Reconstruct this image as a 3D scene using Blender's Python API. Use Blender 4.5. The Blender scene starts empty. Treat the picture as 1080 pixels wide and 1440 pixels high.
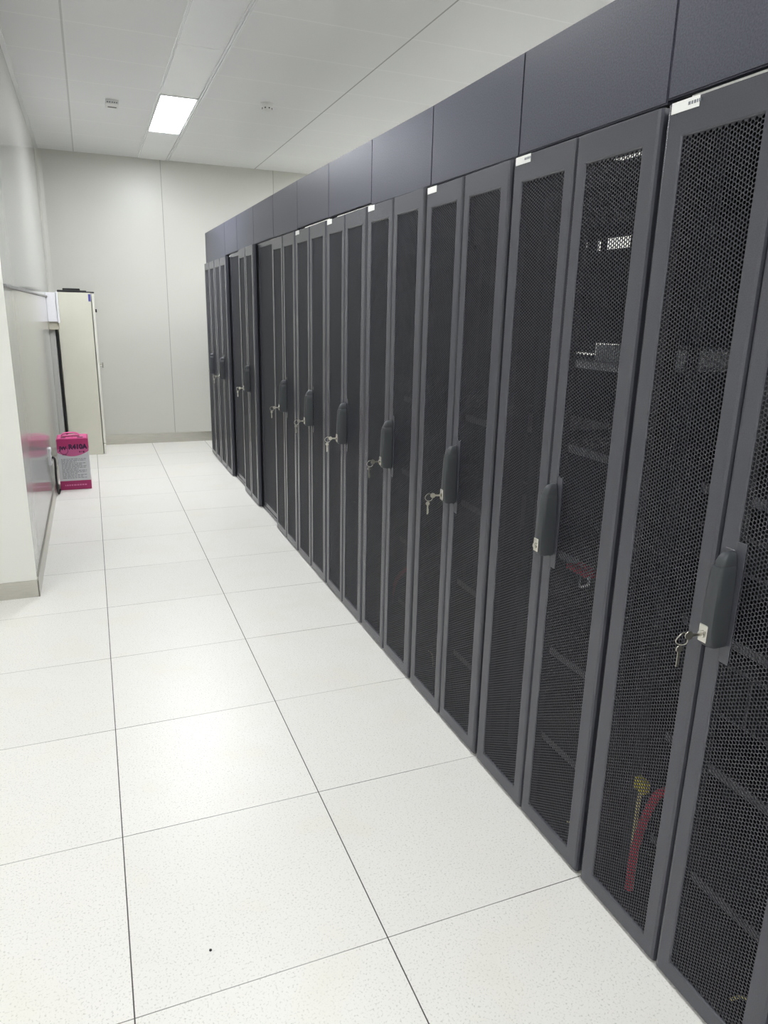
import bpy, bmesh, math, random
from mathutils import Matrix, Vector

random.seed(7)
S = bpy.context.scene
COL = S.collection

# ------------------------------------------------------------------ camera
F_PX = 1001.81                       # focal length in pixels of the 1080x1440 frame
cam_d = bpy.data.cameras.new('camera')
cam = bpy.data.objects.new('camera', cam_d)
COL.objects.link(cam)
cam_d.sensor_fit = 'VERTICAL'
cam_d.sensor_height = 36.0
cam_d.lens = F_PX / 1440.0 * 36.0
cam_d.clip_start = 0.02
yaw, pit, rol = 0.386826, 0.270786, 0.02304
fwd = Vector((math.sin(yaw) * math.cos(pit), math.cos(yaw) * math.cos(pit), -math.sin(pit)))
rgt = Vector((math.cos(yaw), -math.sin(yaw), 0))
upv = rgt.cross(fwd)
r2 = math.cos(rol) * rgt + math.sin(rol) * upv
u2 = -math.sin(rol) * rgt + math.cos(rol) * upv
mw = Matrix((r2, u2, -fwd)).transposed().to_4x4()
mw.translation = Vector((0.0280, -1.3144, 1.5023))
cam.matrix_world = mw
S.camera = cam

# ------------------------------------------------------------------ world, exposure
W = bpy.data.worlds.new('world')
S.world = W
W.use_nodes = True
W.node_tree.nodes['Background'].inputs[0].default_value = (0.8, 0.85, 0.9, 1)
W.node_tree.nodes['Background'].inputs[1].default_value = 0.02
S.view_settings.view_transform = 'Standard'
S.view_settings.look = 'None'
S.view_settings.gamma = 1.0
S.view_settings.exposure = 0.11
S.view_settings.use_curve_mapping = False
S.cycles.use_denoising = True
S.cycles.max_bounces = 12
S.cycles.diffuse_bounces = 6
LAMP_FAR = 72.0                      # emission of the LED panels at the far end
LAMP = 28.0                          # emission of the other ceiling LED panels


# ------------------------------------------------------------------ materials
def lin(c):
    return tuple(((v / 255.0) / 12.92 if v / 255.0 <= 0.04045 else ((v / 255.0 + 0.055) / 1.055) ** 2.4) for v in c) + (1.0,)


def mat(name, rgb, rough=0.5, metal=0.0, spec=0.5, noise=0.0, nscale=40.0, bump=0.0, bscale=300.0, coat=0.0, stretch=None):
    m = bpy.data.materials.new(name)
    m.use_nodes = True
    nt = m.node_tree
    b = nt.nodes['Principled BSDF']
    c = lin(rgb)
    b.inputs['Base Color'].default_value = c
    b.inputs['Roughness'].default_value = rough
    b.inputs['Metallic'].default_value = metal
    b.inputs['Specular IOR Level'].default_value = spec
    b.inputs['Coat Weight'].default_value = coat
    tc = nt.nodes.new('ShaderNodeTexCoord')
    src = tc.outputs['Object']
    if stretch:
        mp = nt.nodes.new('ShaderNodeMapping')
        mp.inputs['Scale'].default_value = stretch
        nt.links.new(src, mp.inputs[0])
        src = mp.outputs[0]
    if noise > 0:
        n = nt.nodes.new('ShaderNodeTexNoise')
        n.inputs['Scale'].default_value = nscale
        n.inputs['Detail'].default_value = 3
        nt.links.new(src, n.inputs['Vector'])
        r = nt.nodes.new('ShaderNodeMapRange')
        r.inputs['From Min'].default_value = 0.3
        r.inputs['From Max'].default_value = 0.7
        r.inputs['To Min'].default_value = 1 - noise
        r.inputs['To Max'].default_value = 1 + noise
        nt.links.new(n.outputs[0], r.inputs[0])
        mx = nt.nodes.new('ShaderNodeVectorMath')
        mx.operation = 'SCALE'
        mx.inputs[0].default_value = c[:3]
        nt.links.new(r.outputs[0], mx.inputs['Scale'])
        nt.links.new(mx.outputs[0], b.inputs['Base Color'])
    if bump > 0:
        n2 = nt.nodes.new('ShaderNodeTexNoise')
        n2.inputs['Scale'].default_value = bscale
        n2.inputs['Detail'].default_value = 2
        nt.links.new(src, n2.inputs['Vector'])
        bp = nt.nodes.new('ShaderNodeBump')
        bp.inputs['Strength'].default_value = bump
        bp.inputs['Distance'].default_value = 0.002
        nt.links.new(n2.outputs[0], bp.inputs['Height'])
        nt.links.new(bp.outputs[0], b.inputs['Normal'])
    return m


def emis(name, rgb, k):
    m = bpy.data.materials.new(name)
    m.use_nodes = True
    b = m.node_tree.nodes['Principled BSDF']
    b.inputs['Base Color'].default_value = (0.8, 0.8, 0.8, 1)
    b.inputs['Emission Color'].default_value = lin(rgb)
    b.inputs['Emission Strength'].default_value = k
    return m


M_frame = mat('powder_coat_black', (70, 71, 79), 0.27, spec=0.6, noise=0.10, nscale=420, bump=0.05, bscale=900)
M_mesh = mat('mesh_steel_black', (59, 60, 66), 0.45, spec=0.35)
M_bulk = mat('slate_panel', (68, 69, 82), 0.42, spec=0.4, noise=0.30, nscale=260, bump=0.12, bscale=700)
M_body = mat('rack_body_black', (20, 20, 23), 0.6, spec=0.2, noise=0.06, nscale=60)
M_rail = mat('rack_rail_black', (34, 35, 39), 0.5, spec=0.3, noise=0.05)
M_lip = mat('shelf_lip_grey', (126, 126, 132), 0.4, noise=0.05)
M_handle = mat('handle_plastic', (58, 61, 65), 0.45, bump=0.05, bscale=500)
M_chrome = mat('chrome', (205, 203, 196), 0.22, metal=1.0, noise=0.03)
M_key = mat('key_metal', (185, 182, 172), 0.3, metal=1.0, noise=0.03)
M_white = mat('white_sticker', (238, 238, 236), 0.5, noise=0.02)
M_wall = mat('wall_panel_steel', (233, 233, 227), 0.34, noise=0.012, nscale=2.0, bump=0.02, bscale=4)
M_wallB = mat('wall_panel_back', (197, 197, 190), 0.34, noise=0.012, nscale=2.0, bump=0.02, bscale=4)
M_wallL = mat('wall_panel_gloss', (184, 184, 180), 0.13, noise=0.012, nscale=2.0, bump=0.06, bscale=3.0, stretch=(1, 14, 0.6))
M_seam = mat('seam_grey', (150, 150, 146), 0.5, noise=0.05)
M_steel = mat('brushed_steel', (196, 194, 186), 0.3, metal=0.9, noise=0.08, nscale=12, stretch=(1, 1, 30))
M_cab = mat('cabinet_beige', (210, 209, 194), 0.45, noise=0.03, nscale=3)
M_cabd = mat('cabinet_door_beige', (220, 219, 208), 0.45, noise=0.03, nscale=3)
M_dark = mat('black_plastic', (28, 28, 30), 0.5, noise=0.1)
M_cable = mat('cable_black', (20, 20, 22), 0.55, noise=0.05)
M_red = mat('cable_red', (214, 40, 72), 0.4, noise=0.05)
M_yel = mat('plug_yellow', (226, 214, 50), 0.45, noise=0.05)
M_wire = mat('cable_cream', (226, 214, 150), 0.4, noise=0.05)
M_boxw = mat('enclosure_white', (236, 236, 240), 0.4, noise=0.02)
M_trunk = mat('trunking_grey', (176, 176, 172), 0.45, noise=0.03)
M_boxb = mat('enclosure_beige', (190, 186, 170), 0.5, noise=0.03)
M_blue = mat('tape_blue', (70, 72, 150), 0.5, noise=0.05)
M_grey = mat('conduit_grey', (150, 150, 150), 0.4, noise=0.03)
M_navy = mat('ink_navy', (44, 26, 66), 0.6, noise=0.02)
M_ink = mat('ink_grey', (120, 124, 132), 0.6, noise=0.02)
M_pinkt = mat('ink_pink_light', (224, 130, 176), 0.6, noise=0.02)
M_pink = mat('carton_pink', (214, 92, 150), 0.5, noise=0.05, nscale=30)
M_devl = mat('device_light', (190, 192, 195), 0.4, noise=0.04)
M_dev = mat('device_dark', (78, 78, 84), 0.5, noise=0.05)
M_led = emis('led_diffuser', (250, 252, 255), LAMP)
M_led_far = emis('led_diffuser_bright', (250, 252, 255), LAMP_FAR)
M_track = mat('ceiling_strip', (246, 247, 248), 0.22, noise=0.02, nscale=2)
M_det = mat('detector_white', (225, 225, 222), 0.45, noise=0.02)


def nodes(name, rough):
    m = bpy.data.materials.new(name)
    m.use_nodes = True
    nt = m.node_tree
    b = nt.nodes['Principled BSDF']
    b.inputs['Roughness'].default_value = rough
    tc = nt.nodes.new('ShaderNodeTexCoord')
    sp = nt.nodes.new('ShaderNodeSeparateXYZ')
    nt.links.new(tc.outputs['Object'], sp.inputs[0])
    return m, nt, b, tc, sp


def math_n(nt, op, a, b=None, c=None):
    n = nt.nodes.new('ShaderNodeMath')
    n.operation = op
    for i, v in enumerate((a, b, c)):
        if v is None:
            continue
        if hasattr(v, 'links'):
            nt.links.new(v, n.inputs[i])
        else:
            n.inputs[i].default_value = v
    return n.outputs[0]


def mix_col(nt, fac, a, b):
    n = nt.nodes.new('ShaderNodeMix')
    n.data_type = 'RGBA'
    if hasattr(fac, 'links'):
        nt.links.new(fac, n.inputs[0])
    else:
        n.inputs[0].default_value = fac
    for i, v in ((6, a), (7, b)):
        if hasattr(v, 'links'):
            nt.links.new(v, n.inputs[i])
        else:
            n.inputs[i].default_value = v
    return n.outputs[2]


def floor_material():
    m, nt, b, tc, sp = nodes('raised_floor_tiles', 0.38)
    # speckle of the laminate tiles
    n = nt.nodes.new('ShaderNodeTexNoise')
    n.inputs['Scale'].default_value = 190
    n.inputs['Detail'].default_value = 3
    nt.links.new(tc.outputs['Object'], n.inputs['Vector'])
    f1 = nt.nodes.new('ShaderNodeMapRange')
    f1.inputs['From Min'].default_value = 0.56
    f1.inputs['From Max'].default_value = 0.70
    nt.links.new(n.outputs[0], f1.inputs[0])
    base = mix_col(nt, math_n(nt, 'MULTIPLY', f1.outputs[0], 0.85), lin((238, 236, 231)), lin((196, 196, 188)))
    n3 = nt.nodes.new('ShaderNodeTexNoise')
    n3.inputs['Scale'].default_value = 3.5
    n3.inputs['Detail'].default_value = 4
    nt.links.new(tc.outputs['Object'], n3.inputs['Vector'])
    f3 = nt.nodes.new('ShaderNodeMapRange')
    f3.inputs['From Min'].default_value = 0.52
    f3.inputs['From Max'].default_value = 0.72
    nt.links.new(n3.outputs[0], f3.inputs[0])
    base = mix_col(nt, math_n(nt, 'MULTIPLY', f3.outputs[0], 0.35), base, lin((232, 228, 212)))
    # tile tone
    T = 0.6
    tx = math_n(nt, 'FLOOR', math_n(nt, 'DIVIDE', sp.outputs[0], T))
    ty = math_n(nt, 'FLOOR', math_n(nt, 'DIVIDE', sp.outputs[1], T))
    cb = nt.nodes.new('ShaderNodeCombineXYZ')
    nt.links.new(tx, cb.inputs[0])
    nt.links.new(ty, cb.inputs[1])
    wn = nt.nodes.new('ShaderNodeTexWhiteNoise')
    wn.noise_dimensions = '2D'
    nt.links.new(cb.outputs[0], wn.inputs['Vector'])
    base = mix_col(nt, math_n(nt, 'MULTIPLY', wn.outputs['Value'], 0.14), base, lin((206, 207, 202)))
    # joints
    def joint(coord, w):
        r = math_n(nt, 'PINGPONG', coord, T / 2)
        return math_n(nt, 'LESS_THAN', r, w)
    jx = joint(sp.outputs[0], 0.0016)
    jy = joint(sp.outputs[1], 0.0012)
    n4 = nt.nodes.new('ShaderNodeTexNoise')
    n4.inputs['Scale'].default_value = 1.3
    nt.links.new(tc.outputs['Object'], n4.inputs['Vector'])
    f4 = nt.nodes.new('ShaderNodeMapRange')
    f4.inputs['From Min'].default_value = 0.35
    f4.inputs['From Max'].default_value = 0.6
    f4.inputs['To Min'].default_value = 0.45
    f4.inputs['To Max'].default_value = 1.0
    nt.links.new(n4.outputs[0], f4.inputs[0])
    jy = math_n(nt, 'MULTIPLY', jy, f4.outputs[0])
    j = math_n(nt, 'MAXIMUM', jx, jy)
    col = mix_col(nt, j, base, lin((62, 60, 56)))
    nt.links.new(col, b.inputs['Base Color'])
    return m


def ceiling_material():
    m, nt, b, tc, sp = nodes('ceiling_panels', 0.42)
    n = nt.nodes.new('ShaderNodeTexNoise')
    n.inputs['Scale'].default_value = 1.2
    n.inputs['Detail'].default_value = 5
    nt.links.new(tc.outputs['Object'], n.inputs['Vector'])
    base = mix_col(nt, n.outputs[0], lin((228, 229, 230)), lin((236, 236, 236)))
    # faint light cross joints every 0.6 m
    sy = math_n(nt, 'ADD', sp.outputs[1], -0.09)
    jy = math_n(nt, 'LESS_THAN', math_n(nt, 'PINGPONG', sy, 0.29), 0.006)
    base = mix_col(nt, math_n(nt, 'MULTIPLY', jy, 0.5), base, lin((250, 250, 250)))
    for x, w, k, c in ((0.020, 0.006, 0.45, (150, 150, 148)), (1.883, 0.005, 0.7, (120, 120, 120)),
                       (2.83, 0.005, 0.7, (120, 120, 120)), (-0.93, 0.006, 0.5, (140, 140, 140)), (-1.86, 0.006, 0.5, (140, 140, 140))):
        d = math_n(nt, 'ABSOLUTE', math_n(nt, 'ADD', sp.outputs[0], -x))
        base = mix_col(nt, math_n(nt, 'MULTIPLY', math_n(nt, 'LESS_THAN', d, w), k), base, lin(c))
    d = math_n(nt, 'ABSOLUTE', math_n(nt, 'ADD', sp.outputs[0], -0.032))
    base = mix_col(nt, math_n(nt, 'MULTIPLY', math_n(nt, 'LESS_THAN', d, 0.006), 0.5), base, lin((236, 237, 236)))
    nt.links.new(base, b.inputs['Base Color'])
    return m


M_floor = floor_material()
M_ceil = ceiling_material()


# ------------------------------------------------------------------ mesh helpers
def bx(bm, x0, x1, y0, y1, z0, z1, bevel=0.0, seg=2):
    r = bmesh.ops.create_cube(bm, size=1.0)
    vs = r['verts']
    for v in vs:
        v.co = Vector((x0 + (v.co.x + .5) * (x1 - x0), y0 + (v.co.y + .5) * (y1 - y0), z0 + (v.co.z + .5) * (z1 - z0)))
    if bevel > 0:
        es = list({e for v in vs for e in v.link_edges})
        bmesh.ops.bevel(bm, geom=es, offset=bevel, segments=seg, affect='EDGES', profile=0.6)
    return bm


def cyl(bm, p0, p1, r0, r1=None, n=16):
    r1 = r0 if r1 is None else r1
    p0, p1 = Vector(p0), Vector(p1)
    d = p1 - p0
    q = Vector((0, 0, 1)).rotation_difference(d)
    mtx = Matrix.Translation((p0 + p1) / 2) @ q.to_matrix().to_4x4()
    bmesh.ops.create_cone(bm, cap_ends=True, segments=n, radius1=r0, radius2=r1, depth=d.length, matrix=mtx)
    return bm


def tube(bm, pts, r, n=10, closed=False, sub=6):
    """round tube through the given points (Catmull-Rom smoothed)"""
    P = [Vector(p) for p in pts]
    if len(P) > 2:
        Q = []
        N = len(P)
        rng = range(N) if closed else range(N - 1)
        for i in rng:
            a = P[(i - 1) % N] if closed or i > 0 else P[i]
            b_, c = P[i], P[(i + 1) % N]
            d = P[(i + 2) % N] if closed or i + 2 < N else c
            for k in range(sub):
                t = k / sub
                Q.append(0.5 * ((2 * b_) + (c - a) * t + (2 * a - 5 * b_ + 4 * c - d) * t * t + (3 * b_ - a - 3 * c + d) * t ** 3))
        if not closed:
            Q.append(P[-1])
        P = Q
    rings = []
    N = len(P)
    ref = None
    for i, p in enumerate(P):
        if closed:
            t = P[(i + 1) % N] - P[i - 1]
        else:
            t = P[min(i + 1, N - 1)] - P[max(i - 1, 0)]
        t.normalize()
        if ref is None:
            ref = Vector((0, 0, 1)) if abs(t.z) < .9 else Vector((1, 0, 0))
        u = t.cross(ref).normalized()
        ref = u.cross(t).normalized()
        rings.append([bm.verts.new(p + r * (math.cos(2 * math.pi * k / n) * u + math.sin(2 * math.pi * k / n) * ref)) for k in range(n)])
    for i in range(N if closed else N - 1):
        a, b_ = rings[i], rings[(i + 1) % N]
        for k in range(n):
            bm.faces.new((a[k], a[(k + 1) % n], b_[(k + 1) % n], b_[k]))
    if not closed:
        bm.faces.new(rings[0][::-1])
        bm.faces.new(rings[-1])
    return bm


def loft(bm, sections):
    """closed loops of equal length joined into a skin with end caps"""
    rings = [[bm.verts.new(p) for p in s] for s in sections]
    n = len(rings[0])
    for a, b_ in zip(rings[:-1], rings[1:]):
        for k in range(n):
            bm.faces.new((a[k], a[(k + 1) % n], b_[(k + 1) % n], b_[k]))
    bm.faces.new(rings[0][::-1])
    bm.faces.new(rings[-1])
    return bm


def mesh_from(bm, name, m, smooth=False):
    me = bpy.data.meshes.new(name)
    bmesh.ops.recalc_face_normals(bm, faces=bm.faces)
    bm.to_mesh(me)
    bm.free()
    for mm in (m if isinstance(m, (list, tuple)) else [m]):
        me.materials.append(mm)
    if smooth:
        for p in me.polygons:
            p.use_smooth = True
        me.set_sharp_from_angle(angle=math.radians(38))
    return me


def obj(name, data, m=None, parent=None, loc=None, smooth=False):
    if isinstance(data, bmesh.types.BMesh):
        data = mesh_from(data, name, m, smooth)
    o = bpy.data.objects.new(name, data)
    COL.objects.link(o)
    if parent:
        o.parent = parent
    if loc is not None:
        o.location = loc
    return o


def tag(o, label, cat, group=None):
    o['label'] = label
    o['category'] = cat
    if group:
        o['group'] = group
    return o


def thing(name, label, cat, loc=(0, 0, 0), group=None):
    o = bpy.data.objects.new(name, None)
    o.empty_display_size = 0.1
    COL.objects.link(o)
    o.location = loc
    return tag(o, label, cat, group)


def struct(name, bm, m, smooth=False):
    o = obj(name, bm, m, smooth=smooth)
    o['kind'] = 'structure'
    return o


def new():
    return bmesh.new()


# ------------------------------------------------------------------ room shell
H = 3.033
XL, XR, YF, YB, YJ = -0.338, 4.20, -4.2, 7.30, 2.68     # aisle's left wall, far right wall, front, back, jog of the left wall
XO = -3.0
struct('floor', bx(new(), XO - .1, XR + .1, YF - .1, YB + .1, -0.06, 0.0), M_floor)
struct('ceiling', bx(new(), XO - .1, XR + .1, YF - .1, YB + .1, H, H + .06), M_ceil)
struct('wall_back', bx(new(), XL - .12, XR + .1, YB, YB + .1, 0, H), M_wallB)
def prism(pts, z0, z1):
    return loft(new(), [[Vector((x, y, z)) for x, y in pts] for z in (z0, z1)])


struct('wall_left', prism([(XL, YJ), (XL, YB), (XL - .12, YB), (XL - .12, YJ + .12)], 0, H), M_wallL)
struct('wall_left_return', prism([(XL, YJ), (XL - .12, YJ + .12), (XO - .1, YJ + .12), (XO - .1, YJ)], 0, H), M_wall)
struct('wall_left_near', bx(new(), XO - .1, XO, YF, YJ, 0, H), M_wall)
struct('wall_right', bx(new(), XR, XR + .1, YF, YB, 0, H), M_wall)
struct('wall_front', bx(new(), XO - .1, XR + .1, YF - .1, YF, 0, H), M_wall)


def skirting(name, x0, x1, y0, y1, h=0.108):
    bm = bx(new(), x0, x1, y0, y1, 0, h, 0.002, 1)
    return struct(name, bm, M_steel)


skirting('baseboard_left', XL, XL + .008, YJ - .008, YB)
skirting('baseboard_left_return', XO, XL + .009, YJ - .008, YJ, 0.094)
skirting('baseboard_back', XL, XR, YB - .01, YB, 0.112)
skirting('baseboard_right', XR - .01, XR, YF, YB)
# vertical joints of the wall panels
n_trim = 0
for x in (0.868, 2.09, 3.31):
    n_trim += 1
    bm = bx(new(), x - .003, x + .003, YB - .002, YB + .001, .112, H)
    struct('trim_%d' % n_trim, bm, M_seam)
# cove in the back-left corner
bm = new()
loft(bm, [[Vector((XL, YB, z)), Vector((XL, YB - .05, z)), Vector((XL + .004, YB - .03, z)), Vector((XL + .012, YB - .012, z)), Vector((XL + .03, YB - .004, z)), Vector((XL + .05, YB, z))] for z in (.112, H)])
struct('trim_4', bm, M_wallB)
# ceiling strip that carries the lamps: glossy infill panels between two edge profiles
SX0, SX1 = 0.648, 0.925
bm = new()
y = YF + .1
segs = [(-4.1, -2.0), (-.8, 1.2), (2.4, 3.64), (3.64, 4.77), (5.975, 7.29)]
for a, b_ in segs:
    bx(bm, SX0 + .004, SX1 - .004, a + .002, b_ - .002, H - .006, H + .001, .001, 1)
struct('trim_5', bm, M_track)
bm = new()
bx(bm, SX1 + .002, SX1 + .010, -4.1, 7.29, H - .014, H + .001, .001, 1)
bx(bm, SX1 + .020, SX1 + .032, -4.1, 7.29, H - .010, H + .001, .001, 1)
struct('trim_6', bm, M_track)
struct('trim_7', bx(new(), SX0 - .012, SX0 - .004, -4.1, 7.29, H - .006, H + .001, .001, 1), M_track)
# ceiling/left wall angle
struct('trim_8', bx(new(), XL, XL + .03, YJ, YB, H - .006, H + .001, .001, 1), M_track)


# ------------------------------------------------------------------ ceiling lights
def led_panel(x0, x1, y0, y1, label, group=None, m=None):
    t = thing('ceiling_light', label, 'light', ((x0 + x1) / 2, (y0 + y1) / 2, H), group)
    w, l = (x1 - x0) / 2, (y1 - y0) / 2
    f = new()
    for a in ((-w, -w + .012, -l, l), (w - .012, w, -l, l), (-w + .012, w - .012, -l, -l + .012), (-w + .012, w - .012, l - .012, l)):
        bx(f, a[0], a[1], a[2], a[3], -.012, 0, .001, 1)
    obj('frame', f, M_track, t)
    obj('diffuser', bx(new(), -w + .012, w - .012, -l + .012, l - .012, -.009, -.001), m or M_led, t)
    return t


led_panel(SX0, SX1, 4.772, 5.972, 'lit rectangular white LED panel set in the ceiling strip, the only lamp in view', m=M_led_far)
HID = 'LED panels of the same room beyond the view'
for i, (x, y) in enumerate(((.787, 1.8), (.787, -1.4), (3.15, 5.4), (3.15, 2.6), (3.15, -.4), (3.15, -3.0), (-1.6, .6), (-1.6, -2.4))):
    led_panel(x - .139, x + .139, y - .6, y + .6, 'LED ceiling panel outside the view, lighting the rest of the room', HID, M_led_far if (x > 3 and y > 5) else M_led)

# ------------------------------------------------------------------ things on the ceiling
t = thing('smoke_detector', 'round white smoke detector dome on the ceiling right of the lit panel', 'smoke detector', (1.425, 4.675, H))
bm = new()
prof = [(.052, 0), (.052, -.012), (.047, -.016), (.042, -.030), (.036, -.042), (.024, -.050), (.0, -.052)]
for (ra, za), (rb, zb) in zip(prof[:-1], prof[1:]):
    cyl(bm, (0, 0, zb), (0, 0, za), max(rb, .001), ra, 28)
obj('housing', bm, M_det, t, smooth=True)
bm = new()
for k in range(8):
    a = k * math.pi / 4 + .2
    b2 = new()
    bx(b2, .033, .0405, -.005, .005, -.040, -.030)
    bmesh.ops.rotate(b2, verts=b2.verts, matrix=Matrix.Rotation(a, 3, 'Z'))
    me_ = bpy.data.meshes.new('tmp')
    b2.to_mesh(me_)
    b2.free()
    bm.from_mesh(me_)
    bpy.data.meshes.remove(me_)
obj('vent', bm, M_dark, t)

t = thing('gas_sensor', 'small white rectangular sensor with dark slots on the ceiling left of the lit panel', 'sensor', (0.327, 5.18, H))
obj('housing', bx(new(), -.048, .048, -.07, .07, -.03, 0, .004), M_det, t)
bm = new()
bx(bm, -.03, .034, .018, .040, -.0312, -.029)
obj('slot', bm, M_dark, t)
bm = new()
for x0 in (-.038, -.022, -.004, .012, .028):
    bx(bm, x0, x0 + .010, -.0712, -.069, -.022, -.014)
obj('marking', bm, M_ink, t)

# ------------------------------------------------------------------ perforated steel sheet
def perforated(name, Wd, Ht, p=0.0088, R=0.43, th=0.0022):
    """sheet in the local y-z plane with staggered round holes; front at x=0, hole walls to x=th"""
    nc = max(2, round(Wd / (p * .866)))
    dy = Wd / nc
    nr = int(Ht / p)
    dz = Ht / nr
    r = R * min(dz, dy / .866)
    V, Fc = [], []
    hole = [(math.cos(k * math.pi / 4) * r, math.sin(k * math.pi / 4) * r) for k in range(8)]
    out = [(dy / 2, 0), (dy / 2, dz / 2), (0, dz / 2), (-dy / 2, dz / 2), (-dy / 2, 0), (-dy / 2, -dz / 2), (0, -dz / 2), (dy / 2, -dz / 2)]
    for c in range(nc):
        yc = (c + .5) * dy
        odd = c % 2
        rows = nr - 1 if odd else nr
        for q in range(rows):
            zc = (q + .5 + .5 * odd) * dz
            b0 = len(V)
            V += [(0, yc + a, zc + b_) for a, b_ in out]
            V += [(0, yc + a, zc + b_) for a, b_ in hole]
            V += [(th, yc + a, zc + b_) for a, b_ in hole]
            for k in range(8):
                k1 = (k + 1) % 8
                Fc.append((b0 + k1, b0 + k, b0 + 8 + k, b0 + 8 + k1))
                Fc.append((b0 + 8 + k1, b0 + 8 + k, b0 + 16 + k, b0 + 16 + k1))
        if odd:
            for z0, z1 in ((0, dz / 2), (Ht - dz / 2, Ht)):
                b0 = len(V)
                V += [(0, yc - dy / 2, z0), (0, yc - dy / 2, z1), (0, yc + dy / 2, z1), (0, yc + dy / 2, z0)]
                Fc.append((b0, b0 + 1, b0 + 2, b0 + 3))
    me = bpy.data.meshes.new(name)
    me.from_pydata(V, [], Fc)
    me.materials.append(M_mesh)
    me.update()
    return me


DW, DH, DT = .2885, 1.922, .025           # door leaf width, height, thickness
ST_O, ST_I, MB, MT = .050, .042, .056, 1.862
MESH_LEAF = perforated('mesh_panel', DW - ST_O - ST_I, MT - MB)
MESH_WIDE = perforated('mesh_panel_wide', .56 - .07, 1.875, p=0.0105)


def ring_frame(y0, y1, z0, z1, oy0, oy1, oz0, oz1, th, ch=0.009, cl=0.003):
    """door frame: rectangle with an opening, rounded outer vertical edges, small break on the opening edge"""
    bm = new()
    def loop(a, b_, c, d, x):
        return [bm.verts.new((x, yy, zz)) for yy, zz in ((a, c), (b_, c), (b_, d), (a, d))]
    L = [loop(y0, y1, z0, z1, th),
         loop(y0, y1, z0, z1, ch),
         loop(y0 + ch * .3, y1 - ch * .3, z0 + .001, z1 - .001, ch * .3),
         loop(y0 + ch, y1 - ch, z0 + .003, z1 - .003, 0),
         loop(oy0 - cl, oy1 + cl, oz0 - cl, oz1 + cl, 0),
         loop(oy0, oy1, oz0, oz1, cl),
         loop(oy0, oy1, oz0, oz1, th)]
    for a, b_ in zip(L, L[1:] + L[:1]):
        for k in range(4):
            bm.faces.new((a[k], a[(k + 1) % 4], b_[(k + 1) % 4], b_[k]))
    return bm


# shared part meshes of one door pair -----------------------------------------------------------
def leaf_frame(sign):
    # sign +1: far leaf (left in the photo), -1: near leaf
    if sign > 0:
        y0, y1, oy0, oy1 = .0025, .0025 + DW, .0025 + ST_I, .0025 + DW - ST_O
    else:
        y0, y1, oy0, oy1 = -.0025 - DW, -.0025, -.0025 - DW + ST_O, -.0025 - ST_I
    return mesh_from(ring_frame(y0, y1, .008, .008 + DH, oy0, oy1, MB, MT, DT), 'door_frame', M_frame), oy0


ME_LEAF_L, OY_L = leaf_frame(1)
ME_LEAF_R, OY_R = leaf_frame(-1)


def handle_mesh():
    bm = new()
    secs = []
    yc = -.0385
    for z, hw, d, back in ((.870, .0165, .036, .001), (.876, .0180, .043, .001), (.91, .0180, .046, .001), (.97, .0172, .045, .001),
                           (1.022, .0155, .043, .001), (1.040, .0140, .040, .001), (1.0415, .0128, .037, .001), (1.044, .0135, .037, .001),
                           (1.058, .0112, .031, .001), (1.066, .0080, .024, .001), (1.069, .0045, .015, .001)):
        s = []
        for a, b_ in ((-1, 0), (-1, .75), (-.82, .92), (-.45, 1), (.45, 1), (.82, .92), (1, .75), (1, 0)):
            s.append(Vector((-(back + (d - back) * b_), yc + hw * a, z)))
        secs.append(s)
    loft(bm, secs)
    return mesh_from(bm, 'handle', M_handle, True)


def handle_plate_mesh():
    bm = new()
    bx(bm, .0015, .0036, -.066, -.040, .832, 1.090, .0005, 1)
    bx(bm, -.002, .001, -.0425, -.0215, .862, 1.072, .0008, 1)
    return mesh_from(bm, 'handle_plate', M_frame)


def lock_mesh():
    bm = new()
    bx(bm, -.048, -.040, -.0475, -.0265, .880, .918, .0015, 1)
    cyl(bm, (-.048, -.037, .897), (-.052, -.037, .897), .0075, n=18)
    bx(bm, -.0525, -.0518, -.038, -.036, .892, .902)
    return mesh_from(bm, 'lock', M_chrome)


ME_HANDLE, ME_PLATE, ME_LOCK = handle_mesh(), handle_plate_mesh(), lock_mesh()


def label_mesh():
    bm = new()
    bx(bm, -.0015, 0, .203, .278, 1.908, 1.929, .0005, 1)
    return mesh_from(bm, 'name_plate', M_white)


def label_text_mesh():
    bm = new()
    y = .232
    for w in (.006, .004, .005, .003, .005):
        bx(bm, -.002, -.0012, y - w, y, 1.916, 1.922)
        y -= w + .0025
    return mesh_from(bm, 'plate_lettering', M_ink)


ME_LABEL, ME_LABEL_T = label_mesh(), label_text_mesh()


def frame_mesh(hw=.297, dep=1.0, top=1.925):
    bm = new()
    for sx in (.03, dep - .05):
        for sy in (-1, 1):
            y0, y1 = (hw - .035, hw) if sy > 0 else (-hw, -hw + .035)
            bx(bm, sx, sx + .05, y0, y1, .0, top)
    for z0, z1 in ((.0, .05), (top - .04, top)):
        bx(bm, .03, .07 if z0 < 1 else .045, -hw + .035, hw - .035, z0 if z0 < 1 else z1 - .012, z1)
        bx(bm, dep - .04, dep, -hw + .035, hw - .035, z0, z1)
        for y0, y1 in ((-hw, -hw + .03), (hw - .03, hw)):
            bx(bm, .08, dep - .05, y0, y1, z0, z1)
    return mesh_from(bm, 'frame', M_body)


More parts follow.
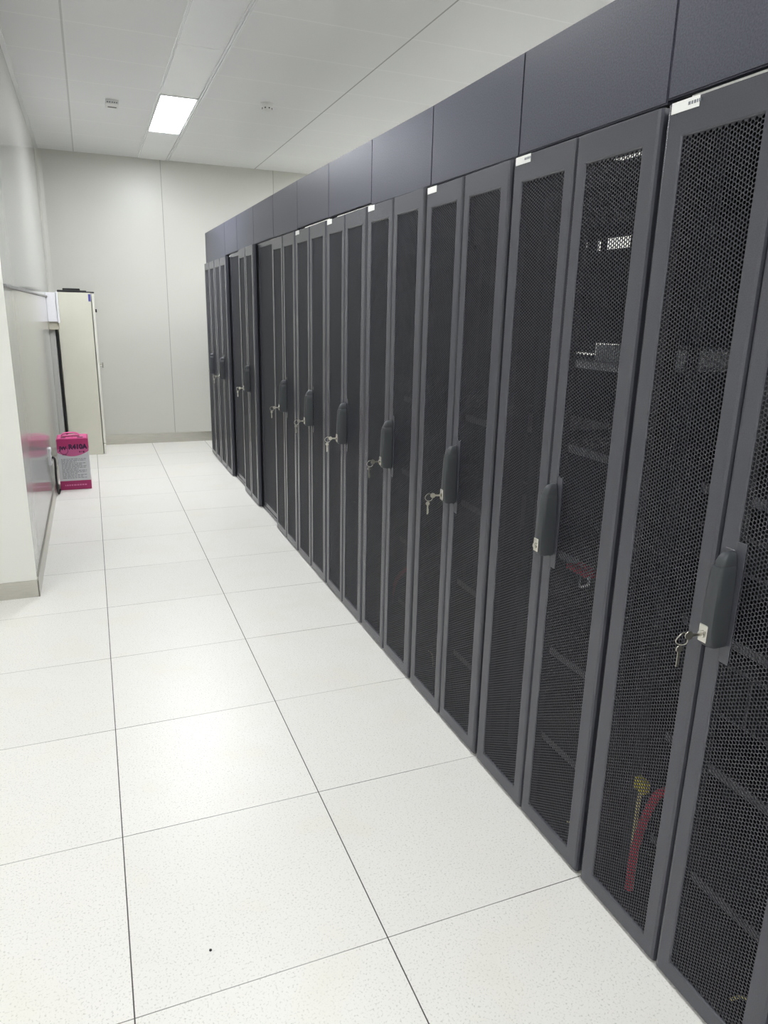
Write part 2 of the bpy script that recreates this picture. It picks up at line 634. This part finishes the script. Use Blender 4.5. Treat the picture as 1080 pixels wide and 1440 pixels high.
def plate_with_holes(xf, y0, y1, z0, z1, holes, th=.002):
    """sheet in the y-z plane (or x-y for the top) built as a grid of cells minus the hole cells"""
    ys = sorted({y0, y1} | {h[0] for h in holes} | {h[1] for h in holes})
    zs = sorted({z0, z1} | {h[2] for h in holes} | {h[3] for h in holes})
    bm = new()
    for a, b_ in zip(ys[:-1], ys[1:]):
        for c, d in zip(zs[:-1], zs[1:]):
            my, mz = (a + b_) / 2, (c + d) / 2
            if any(h[0] < my < h[1] and h[2] < mz < h[3] for h in holes):
                continue
            bx(bm, xf, xf + th, a, b_, c, d)
    return bm


def top_mesh(hole=None):
    bm = plate_with_holes(0, -.294, .294, .047, .96, [hole] if hole else [])
    for v in bm.verts:
        v.co = Vector((v.co.z, v.co.y, 1.886 + v.co.x))
    return mesh_from(bm, 'top_panel', M_body)


ME_FRAME = frame_mesh()
ME_TOP = top_mesh()
ME_TOP_OPEN = top_mesh((-.205, -.005, .047, .135))
ME_REAR = mesh_from(plate_with_holes(.995, -.297, .297, .02, 1.925, []), 'rear_panel', M_body)
ME_BASE = mesh_from(bx(new(), .07, .96, -.262, .262, .022, .026), 'base_panel', M_body)


def rail_mesh(x, s):
    bm = new()
    y0, y1 = (.226, .262) if s > 0 else (-.262, -.226)
    bx(bm, x, x + .003, y0, y1, .05, 1.885)
    bx(bm, x + .003, x + .03, y1 - .003 if s > 0 else y0, y1 if s > 0 else y0 + .003, .05, 1.885)
    return mesh_from(bm, 'mounting_rail', M_rail)


ME_RAILS = [rail_mesh(x, s) for x in (.11, .60) for s in (-1, 1)]


def shelf_mesh():
    bm = new()
    bx(bm, .17, .58, -.224, .224, 0, .002)
    return mesh_from(bm, 'shelf', M_rail)


ME_SHELF = shelf_mesh()
ME_LIP = mesh_from(bx(new(), .166, .1695, -.222, .222, -.020, .004, .001, 1), 'shelf_lip', M_lip)
SHELF_Z = (.155, .47, .80, 1.135)

X0 = 1.17
RACKGROUP = 'black double-door server racks in the row'


def make_rack(y_far, y_near, label, zs=1.0, plate=True, handle=True, lock=True, xfront=X0, top=None, rear=None):
    yc, w = (y_far + y_near) / 2, y_far - y_near
    t = thing('server_rack', label, 'server rack', (xfront, yc, 0), RACKGROUP)
    t.scale = (1, w / .6, zs)
    obj('frame', ME_FRAME, parent=t)
    obj('top_panel', top or ME_TOP, parent=t)
    obj('rear_panel', rear or ME_REAR, parent=t)
    obj('base_panel', ME_BASE, parent=t)
    for me in ME_RAILS:
        obj('mounting_rail', me, parent=t)
    for z in SHELF_Z:
        sh = obj('shelf', ME_SHELF, parent=t, loc=(0, 0, z))
        obj('shelf_lip', ME_LIP, parent=sh)
    l = obj('door', ME_LEAF_L, parent=t)
    obj('mesh_panel', MESH_LEAF, parent=l, loc=(.004, OY_L, MB))
    r = obj('door', ME_LEAF_R, parent=t)
    obj('mesh_panel', MESH_LEAF, parent=r, loc=(.004, OY_R, MB))
    obj('handle_plate', ME_PLATE, parent=r)
    obj('handle', ME_HANDLE, parent=r)
    if lock:
        obj('lock', ME_LOCK, parent=r)
    if plate:
        p = obj('name_plate', ME_LABEL, parent=l)
        p['label'] = 'white name plate'
    return t


def rear_with(yc, w, holes):
    """rear panel with openings given in world y, z"""
    hl = [((a - yc) / (w / .6), (b_ - yc) / (w / .6), c, d) for a, b_, c, d in holes]
    return mesh_from(plate_with_holes(.995, -.297, .297, .02, 1.925, hl), 'rear_panel', M_body)


rear_D = rear_with((1.17 + 1.765) / 2, .595, [(1.262, 1.414, 1.786, 1.832), (1.452, 1.474, 1.785, 1.826), (1.545, 1.562, 1.80, 1.826),
                                             (1.257, 1.42, 1.337, 1.390), (1.42, 1.60, 1.333, 1.343)])
rear_F = rear_with((2.345 + 2.95) / 2, .605, [(2.385, 2.475, 1.79 / 1.01, 1.835 / 1.01), (2.385, 2.50, 1.357 / 1.01, 1.366 / 1.01)])

racks = {}
racks['Z'] = make_rack(-.6, -1.2, 'black server rack cut off by the lower right corner of the photo')
racks['A'] = make_rack(0, -.6, 'black server rack with a large key ring in its handle and yellow plug inside')
racks['B'] = make_rack(.593, 0, 'black server rack with bright patches showing through its door, no key in the handle', top=ME_TOP_OPEN)
racks['C'] = make_rack(1.17, .593, 'black server rack just beyond the one with bright patches in its door', 1.001)
racks['D'] = make_rack(1.765, 1.17, 'black server rack with a curved red cable low inside and no yellow plug', 1.006, rear=rear_D)
racks['E'] = make_rack(2.345, 1.765, 'black server rack with name plate, just beyond the one with the curved red cable', 1.008)
racks['F'] = make_rack(2.95, 2.345, 'black server rack carrying the farthest white name plate of the row', 1.010, rear=rear_F)
racks['G'] = make_rack(3.54, 2.95, 'black server rack without name plate, just right of the nearer recessed mesh door', 1.012, plate=False)
racks['H'] = make_rack(4.69, 4.12, 'black server rack standing proud between the two recessed mesh doors', 1.02, plate=False)
racks['L'] = make_rack(5.89, 5.26, 'black server rack second from the far end, left of the farther recessed mesh door', 1.014, plate=False)
racks['M'] = make_rack(6.52, 5.89, 'black server rack at the far end of the row, beside the back wall', 1.014, plate=False)
obj('side_panel', bx(new(), .03, 1.0, .2975, .2998, .0, 1.925), M_body, racks['M'])
for k in 'ABCDEF':
    l = [c for c in racks[k].children if c.name.startswith('door')][0]
    p = [c for c in l.children if c.name.startswith('name_plate')]
    if p and k in 'AB':
        obj('plate_lettering', ME_LABEL_T, parent=l)

# recessed single-door racks ------------------------------------------------------------------
ME_WIDE_FRAME = mesh_from(ring_frame(-.28, .28, .010, 1.972, -.245, .245, .064, 1.937, .022, .003, .003), 'door_frame', M_frame)
ME_KICK = mesh_from(bx(new(), -.004, .02, -.29, .29, .0, .028, .002, 1), 'plinth', M_frame)
ME_WFRAME = frame_mesh(.295, .96, 1.965)
ME_WREAR = mesh_from(plate_with_holes(.955, -.295, .295, .02, 1.96, []), 'rear_panel', M_body)
ME_WTOP = mesh_from(bx(new(), .07, .92, -.292, .292, 1.945, 1.948), 'top_panel', M_body)
for y0, y1, lb in ((3.54, 4.12, 'recessed server rack with one wide mesh door, the nearer of the two recessed ones'),
                   (4.69, 5.26, 'recessed server rack with one wide mesh door, the farther of the two recessed ones')):
    t = thing('recessed_rack', lb, 'server rack', (1.206, (y0 + y1) / 2, 0), 'recessed racks with a single wide mesh door')
    t.scale = (1, (y1 - y0) / .6, 1.0)
    obj('frame', ME_WFRAME, parent=t)
    obj('top_panel', ME_WTOP, parent=t)
    obj('rear_panel', ME_WREAR, parent=t)
    obj('plinth', ME_KICK, parent=t)
    for me in ME_RAILS:
        obj('mounting_rail', me, parent=t)
    d = obj('door', ME_WIDE_FRAME, parent=t)
    obj('mesh_panel', MESH_WIDE, parent=d, loc=(.004, -.245, .063))

# ------------------------------------------------------------------ bulkhead panels above the racks
ZT = [(-1.3, 2.205), (0, 2.205), (1.2, 2.206), (1.8, 2.214), (3.0, 2.231), (3.6, 2.235), (6.6, 2.258)]


def ztop(y):
    for (a, za), (b_, zb) in zip(ZT[:-1], ZT[1:]):
        if a <= y <= b_:
            return za + (zb - za) * (y - a) / (b_ - a)
    return ZT[-1][1]


panels = [(-1.2, -.6, 1.951, 1.951, 'blanking panel above the rack cut off at the right edge'),
          (-.6, .03, 1.951, 1.950, 'slate grey blanking panel in the upper right corner of the photo'),
          (.03, .61, 1.944, 1.944, 'slate grey blanking panel above the rack with bright patches in its door'),
          (.61, 1.19, 1.942, 1.946, 'slate grey blanking panel above the third name-plated rack from the right'),
          (1.19, 1.79, 1.947, 1.952, 'slate grey blanking panel above the rack with the curved red cable'),
          (1.79, 2.40, 1.963, 1.967, 'slate grey blanking panel above the fifth name-plated rack from the right'),
          (2.40, 3.00, 1.969, 1.971, 'slate grey blanking panel above the farthest name-plated rack'),
          (3.00, 3.60, 1.966, 1.970, 'slate grey blanking panel right of the one over the nearer recessed door'),
          (3.60, 4.22, 1.974, 1.974, 'light grey-looking blanking panel above the nearer recessed mesh door'),
          (4.22, 4.87, 1.974, 1.974, 'blanking panel above the rack standing between the recessed doors'),
          (4.87, 5.44, 1.974, 1.974, 'blanking panel above the farther recessed mesh door'),
          (5.44, 6.58, 1.964, 1.966, 'long blanking panel at the far end of the row, next to the back wall')]
for a, b_, za, zb, lb in panels:
    bm = new()
    g = .0007
    A, B = a + g, b_ - g
    rows = []
    for x in (1.2, 1.218):
        rows.append([bm.verts.new((x, A, za)), bm.verts.new((x, B, zb)), bm.verts.new((x, B, ztop(B))), bm.verts.new((x, A, ztop(A)))])
    bm.faces.new(rows[0])
    bm.faces.new(rows[1][::-1])
    for k in range(4):
        bm.faces.new((rows[0][k], rows[1][k], rows[1][(k + 1) % 4], rows[0][(k + 1) % 4]))
    bmesh.ops.recalc_face_normals(bm, faces=bm.faces)
    bmesh.ops.bevel(bm, geom=[e for e in bm.edges if abs(e.verts[0].co.x - 1.2) < 1e-5 and abs(e.verts[1].co.x - 1.2) < 1e-5], offset=.003, segments=2, affect='EDGES')
    # origin at the panel's own base
    c = Vector((1.2, (a + b_) / 2, za))
    bmesh.ops.translate(bm, verts=bm.verts, vec=-c)
    t = thing('blanking_panel', lb, 'panel', c, 'blanking panels over the rack row')
    obj('sheet', bm, M_bulk, t)
    k = new()
    for yy in (A + .02, B - .02):
        bx(k, .018, .036, yy - c.y - .012, yy - c.y + .012, -.002, ztop(yy) - za - .01)
    obj('bracket', k, M_body, t)


# ------------------------------------------------------------------ keys hanging in the handle locks
def make_keys(first=None):
    t = thing('key_ring', 'x', 'keys')
    bm = new()
    bx(bm, -.022, .004, -.001, .001, -.003, .003)
    cyl(bm, (-.026, -.0012, 0), (-.026, .0012, 0), .009, n=20)
    obj('key', bm, M_key, t, smooth=True)
    bm = new()
    tube(bm, [(-.040 + .013 * math.cos(a), .002 + .003 * math.sin(2 * a), -.007 + .013 * math.sin(a)) for a in [i * math.pi / 6 for i in range(12)]], .0012, 8, True, 3)
    obj('ring', bm, M_key, t, smooth=True)
    bm = new()
    cyl(bm, (-.043, .0008, -.029), (-.043, .0032, -.029), .007, n=20)
    bx(bm, -.0455, -.0405, .0012, .0028, -.068, -.034)
    bx(bm, -.0405, -.039, .0012, .0028, -.064, -.048)
    obj('spare_key', bm, M_key, t, smooth=True)
    return t


KL = {'A': 'large key ring in the handle of the rack at the right edge', 'C': 'keys in the handle lock of the third name-plated rack from the right',
      'D': 'keys in the handle of the rack with the curved red cable', 'E': 'keys in the handle of the fifth name-plated rack from the right',
      'F': 'keys with a white tag look in the handle of the farthest name-plated rack',
      'G': 'keys in the handle of the rack right of the nearer recessed door', 'H': 'keys in the handle of the rack between the recessed doors',
      'L': 'keys in the handle of the rack second from the far end'}
KL['F'] = 'keys in the handle of the farthest name-plated rack'
proto = None
for k, lb in KL.items():
    rk = racks[k]
    pos = Vector((rk.location.x - .052, rk.location.y - .037 * rk.scale[1], .897 * rk.scale[2]))
    if proto is None:
        proto = make_keys()
        o = proto
    else:
        o = proto.copy()
        COL.objects.link(o)
        for ch in proto.children:
            c = ch.copy()
            COL.objects.link(c)
            c.parent = o
    o.location = pos
    o.rotation_euler = (0, 0, random.uniform(-.25, .1))
    tag(o, lb, 'keys', 'keys left in the handle locks')

# ------------------------------------------------------------------ equipment and cables seen through the mesh doors
t = thing('network_switch', 'pale network switch on a shelf behind the right door of the rack with bright patches', 'network switch', (1.40, .30, 1.385))
obj('chassis', bx(new(), 0, .30, -.20, .14, 0, .045, .003), M_devl, t)
bm = new()
for k in range(8):
    bx(bm, -.001, .001, -.18 + k * .022, -.165 + k * .022, .012, .030)
obj('port_row', bm, M_dark, t)
t = thing('rack_shelf', 'light steel shelf under the pale network switch', 'shelf', (1.34, .296, 1.375))
obj('tray', bx(new(), 0, .56, -.222, .222, .006, .009), M_devl, t)
obj('lip', bx(new(), -.002, .0, -.222, .222, -.010, .009), M_devl, t)
for x, y, z, dx, dy, dz, lb in ((1.345, -.30, .60, .5, .44, .135, 'dark grey server low behind the right door of the rack at the right edge'),
                               (1.345, -.30, .955, .5, .44, .088, 'dark grey server at handle height in the rack at the right edge')):
    t = thing('server', lb, 'server', (x, y, z), 'servers in the rack at the right edge')
    obj('chassis', bx(new(), 0, dx, -dy / 2, dy / 2, 0, dz, .002, 1), M_dev, t)
    bm = new()
    for k in range(4):
        bx(bm, -.004, 0, -dy / 2 + .01 + k * dy / 4, -dy / 2 + dy / 4 + .002 + k * dy / 4, .008, dz - .008, .002, 1)
    obj('drive_bay', bm, M_body, t)


def cable(name, pts, r, m, label, cat='cable', group=None):
    c = Vector(pts[-1])
    bm = tube(new(), [Vector(p) - c for p in pts], r)
    o = obj(name, bm, m, loc=c, smooth=True)
    return tag(o, label, cat, group)


cable('red_cable', [(1.262, -.20, .395), (1.245, -.172, .372), (1.238, -.150, .30), (1.236, -.132, .20), (1.236, -.126, .12), (1.238, -.125, .05), (1.24, -.125, .003)], .011, M_red,
      'thick red cable curving down behind the left door of the rack at the right edge')
cable('red_cable', [(1.262, 1.37, .43), (1.245, 1.40, .415), (1.24, 1.48, .345), (1.238, 1.535, .25), (1.238, 1.552, .15), (1.24, 1.556, .05), (1.24, 1.556, .003)], .010, M_red,
      'red cable curving down inside a rack without a yellow plug')
t = thing('power_plug', 'yellow plug beside the red cable in the rack at the right edge', 'plug', (1.24, -.118, .345))
obj('body', bx(new(), -.008, .012, -.018, .018, 0, .034, .004), M_yel, t)
obj('cord', tube(new(), [(.002, 0, .004), (.002, .004, -.05), (.004, .006, -.15), (.004, .004, -.340)], .005), M_wire, t)
t = thing('red_plug', 'red plug with a white lead behind the right door of the rack with bright patches', 'plug', (1.345, .30, .802))
obj('body', bx(new(), -.085, -.03, -.10, .00, .0, .014, .004), M_red, t)
obj('lead', tube(new(), [(-.08, -.1, .007), (-.085, -.11, -.01), (-.084, -.075, -.03), (-.06, -.04, -.022)], .004), M_boxw, t)
cable('yellow_wire', [(1.24, -.505, .088), (1.238, -.487, .081), (1.236, -.466, .052), (1.236, -.453, .014), (1.24, -.452, .028), (1.26, -.45, .028)][:4] + [(1.237, -.452, .006)], .0035, M_wire,
      'thin cream wire at the bottom of the right-edge rack, behind its right door')
cable('yellow_wire', [(1.24, .10, .068), (1.24, .147, .052), (1.24, .170, .010), (1.24, .172, .003)], .003, M_wire,
      'thin cream wire at the bottom of the rack with bright patches')
cable('yellow_wire', [(1.24, 1.085, .10), (1.24, 1.10, .150), (1.24, 1.162, .128), (1.24, 1.15, .07), (1.24, 1.14, .03), (1.24, 1.14, .004)], .0022, M_wire,
      'looped thin cream wire behind the left door of the third name-plated rack')

# ------------------------------------------------------------------ beige cabinet at the end of the left wall
t = thing('storage_cabinet', 'tall beige steel cabinet in the far left corner with black things on top', 'cabinet', (0, 0, 0))
CX0, CX1, CY0, CY1, CZ = -.258, .098, 6.72, 7.26, 1.642
t.location = ((CX0 + CX1) / 2, (CY0 + CY1) / 2, 0)
w, d = (CX1 - CX0) / 2, (CY1 - CY0) / 2
obj('body', bx(new(), -w, w - .033, -d, d, 0.0, CZ, .004), M_cab, t)
dr = obj('door', bx(new(), w - .024, w, -d + .006, d - .006, .115, CZ - .012, .004), M_cabd, t)
bm = new()
cyl(bm, (w, -d + .05, .93), (w + .03, -d + .05, .93), .006)
bx(bm, w + .024, w + .034, -d + .035, -d + .065, .90, .955, .004)
k = obj('handle', bm, M_chrome, dr)
k['label'] = 'chrome handle'
bm = new()
bx(bm, w, w + .016, -d + .012, -d + .032, 1.455, 1.487, .002, 1)
obj('hinge', bm, M_dark, dr)
obj('kick_plate', bx(new(), w - .026, w - .002, -d + .01, d - .01, .0, .108, .002, 1), M_cabd, t)
bm = new()
bx(bm, w - .056, w - .034, -d - .0012, -d, CZ - .082, CZ - .012)
p = obj('tape', bm, M_blue, t)
p['label'] = 'blue tape'

bm = new()
for a in ((-.17, .10, -.26, .20, 0, .022), (-.12, .04, -.24, .1, .018, .04), (.04, .172, -.268, -.10, 0, .012)):
    bx(bm, *a, .006, 2)
o = obj('black_folder', bm, M_dark, loc=(-.07, 6.99, CZ))
tag(o, 'flat black folders lying on top of the beige cabinet', 'folder')

# ------------------------------------------------------------------ wall box, conduit and cable left of the cabinet
t = thing('wall_enclosure', 'white electrical box with beige lower part on the left wall beside the cabinet', 'electrical box', (XL, 6.60, 1.36))
obj('body', bx(new(), 0, .086, -.035, .09, .0, .275, .003), M_boxw, t)
obj('cover', bx(new(), .088, .104, -.045, .10, -.012, .282, .004), M_boxw, t)
obj('trunking', bx(new(), 0, .05, .02, .115, -1.25, -.076, .002, 1), M_trunk, t)
p = obj('lower_housing', bx(new(), 0, .092, -.015, .08, -.075, -.001, .004), M_boxb, t)
p['label'] = 'beige lower housing'
bm = new()
bx(bm, 0, .014, YJ + .01, 6.565, 1.588, 1.604, .004)
o = obj('conduit', bm, M_grey)
bm_c = Vector((XL, 4.6, 1.596))
for v in o.data.vertices:
    v.co -= Vector((0, 4.6, 1.596))
o.location = bm_c
tag(o, 'thin grey conduit running along the left wall to the white box', 'conduit')
cable('power_cable', [(XL + .064, 6.64, 1.285), (XL + .066, 6.67, 1.18), (XL + .066, 6.69, .8), (XL + .066, 6.69, .4), (XL + .066, 6.68, .08), (XL + .068, 6.62, .016), (XL + .07, 6.2, .012), (XL + .06, 5.6, .012)], .0115, M_cable,
      'black cable hanging from the white box between left wall and cabinet')
t = thing('wall_socket', 'small white socket low on the left wall behind the pink carton', 'socket', (XL, 4.74, .31))
obj('plate', bx(new(), 0, .012, -.045, .045, 0, .13, .003), M_boxw, t)
bm = new()
for z in (.04, .085):
    bx(bm, .0115, .013, -.018, .018, z - .012, z + .012)
obj('outlet', bm, M_dark, t)
cable('power_cable', [(XL + .014, 4.76, .36), (XL + .03, 4.80, .33), (XL + .024, 4.86, .2), (XL + .02, 4.93, .1), (XL + .022, 5.0, .014), (XL + .026, 5.07, .010), (XL + .03, 5.13, .010)], .009, M_cable,
      'black lead running down the left wall from the white socket to the floor')

# ------------------------------------------------------------------ pink carton
def carton_material():
    m, nt, b, tc, sp = nodes('printed_carton', 0.5)
    # pink head with a sagging lower edge, pale body, magenta foot
    x2 = math_n(nt, 'POWER', math_n(nt, 'ABSOLUTE', math_n(nt, 'ADD', sp.outputs[0], 0.005)), 2.0)
    edge = math_n(nt, 'ADD', math_n(nt, 'MULTIPLY', x2, 2.6), .288)
    head = math_n(nt, 'GREATER_THAN', sp.outputs[2], edge)
    foot = math_n(nt, 'LESS_THAN', sp.outputs[2], .078)
    n = nt.nodes.new('ShaderNodeTexNoise')
    n.inputs['Scale'].default_value = 14
    nt.links.new(tc.outputs['Object'], n.inputs['Vector'])
    pale = mix_col(nt, n.outputs[0], lin((205, 207, 212)), lin((220, 220, 222)))
    g = math_n(nt, 'MULTIPLY', math_n(nt, 'GREATER_THAN', sp.outputs[2], .352), 1.0)
    pk = mix_col(nt, g, lin((205, 98, 150)), lin((186, 48, 112)))
    col = mix_col(nt, head, pale, pk)
    col = mix_col(nt, foot, col, lin((172, 46, 104)))
    nt.links.new(col, b.inputs['Base Color'])
    return m


BW, BD, BH = .244, .244, .435
t = thing('refrigerant_carton', 'pink and white R410A carton standing on the floor against the left wall', 'carton', (-.182, 5.15 + BD / 2, 0))
t.rotation_euler = (0, 0, .0)
body = obj('box', bx(new(), -BW / 2, BW / 2, -BD / 2, BD / 2, 0, BH, .004), carton_material(), t)
bm = new()
bx(bm, -BW / 2 + .012, -.002, -BD / 2 + .01, BD / 2 - .01, BH + .0005, BH + .004)
bx(bm, .002, BW / 2 - .012, -BD / 2 + .01, BD / 2 - .01, BH + .0005, BH + .004)
obj('top_flap', bm, M_pink, t)
hd = new()
secs = []
for x, z in ((-.085, .003), (-.082, .016), (-.068, .027), (-.03, .032), (.012, .032), (.044, .026), (.056, .015), (.058, .003)):
    secs.append([Vector((x, -.03, BH + z)), Vector((x, .03, BH + z)), Vector((x, .03, BH + z + .006)), Vector((x, -.03, BH + z + .006))])
loft(hd, secs)
obj('carry_handle', hd, M_pink, t, smooth=False)
bm = new()
for a, b_ in ((-.088, -.05), (.04, .085)):
    obj('hand_hole', bx(new(), a, b_, -.085, -.05, BH + .003, BH + .0052), M_dark, t)


def text_mesh(txt, size, name, m, bold=0.0, sx=1.0):
    cu = bpy.data.curves.new('txt', 'FONT')
    cu.body = txt
    cu.size = size
    cu.offset = bold
    cu.extrude = .0004
    cu.align_x = 'LEFT'
    tmp = bpy.data.objects.new('txt', cu)
    COL.objects.link(tmp)
    bpy.context.view_layer.update()
    dg = bpy.context.evaluated_depsgraph_get()
    me = bpy.data.meshes.new_from_object(tmp.evaluated_get(dg))
    bpy.data.objects.remove(tmp)
    bpy.data.curves.remove(cu)
    for v in me.vertices:                          # stand it up in the x-z plane, facing -y
        v.co = Vector((v.co.x * sx, -v.co.z, v.co.y))
    me.name = name
    me.materials.clear()
    me.materials.append(m)
    return me


YF_ = -BD / 2 - .0006
obj('lettering', text_mesh('R410A', .056, 'lettering', M_navy, .0026, .92), parent=t, loc=(-.032, YF_, .350))
obj('lettering', text_mesh('JW', .044, 'lettering', M_navy, .0018, .95), parent=t, loc=(-.104, YF_, .345))
bm = tube(new(), [(-.068 + .030 * math.cos(a), YF_, .338 + .030 * math.sin(a)) for a in [i * math.pi / 10 for i in range(20)]], .0018, 6, True, 2)
obj('emblem_ring', bm, M_navy, t)
bm = new()
for a in ((.048, .056, .318, .330), (.060, .074, .322, .326), (.078, .088, .316, .330), (-.085, -.05, .300, .304)):
    bx(bm, a[0], a[1], YF_ - .0002, YF_ + .0004, a[2], a[3])
obj('small_print', bm, M_navy, t)
bm = new()
z = .266
i = 0
while z > .098:
    x = -.098
    end = (.095, .09, .02, .092, .06, .094, .088, .03)[i % 8]
    while x < end:
        wl = random.uniform(.010, .034)
        bx(bm, x, min(x + wl, end), YF_ - .0002, YF_ + .0004, z - .0032, z + .0012)
        x += wl + .005
    z -= .0125
    i += 1
obj('small_print', bm, M_ink, t)
bm = new()
x = -.085
while x < .085:
    wl = random.uniform(.008, .02)
    bx(bm, x, x + wl, YF_ - .0002, YF_ + .0004, .034, .046)
    x += wl + .005
obj('small_print', bm, M_pinkt, t)

# ------------------------------------------------------------------ crumb on the floor
bm = new()
bmesh.ops.create_icosphere(bm, subdivisions=1, radius=.004)
for v in bm.verts:
    v.co = Vector((v.co.x * random.uniform(.7, 1.2), v.co.y * random.uniform(.8, 1.6), v.co.z * .6 + .003))
o = obj('debris_crumb', bm, M_dark, loc=(.181, .116, 0))
tag(o, 'tiny black crumb lying on the near floor tile', 'debris')
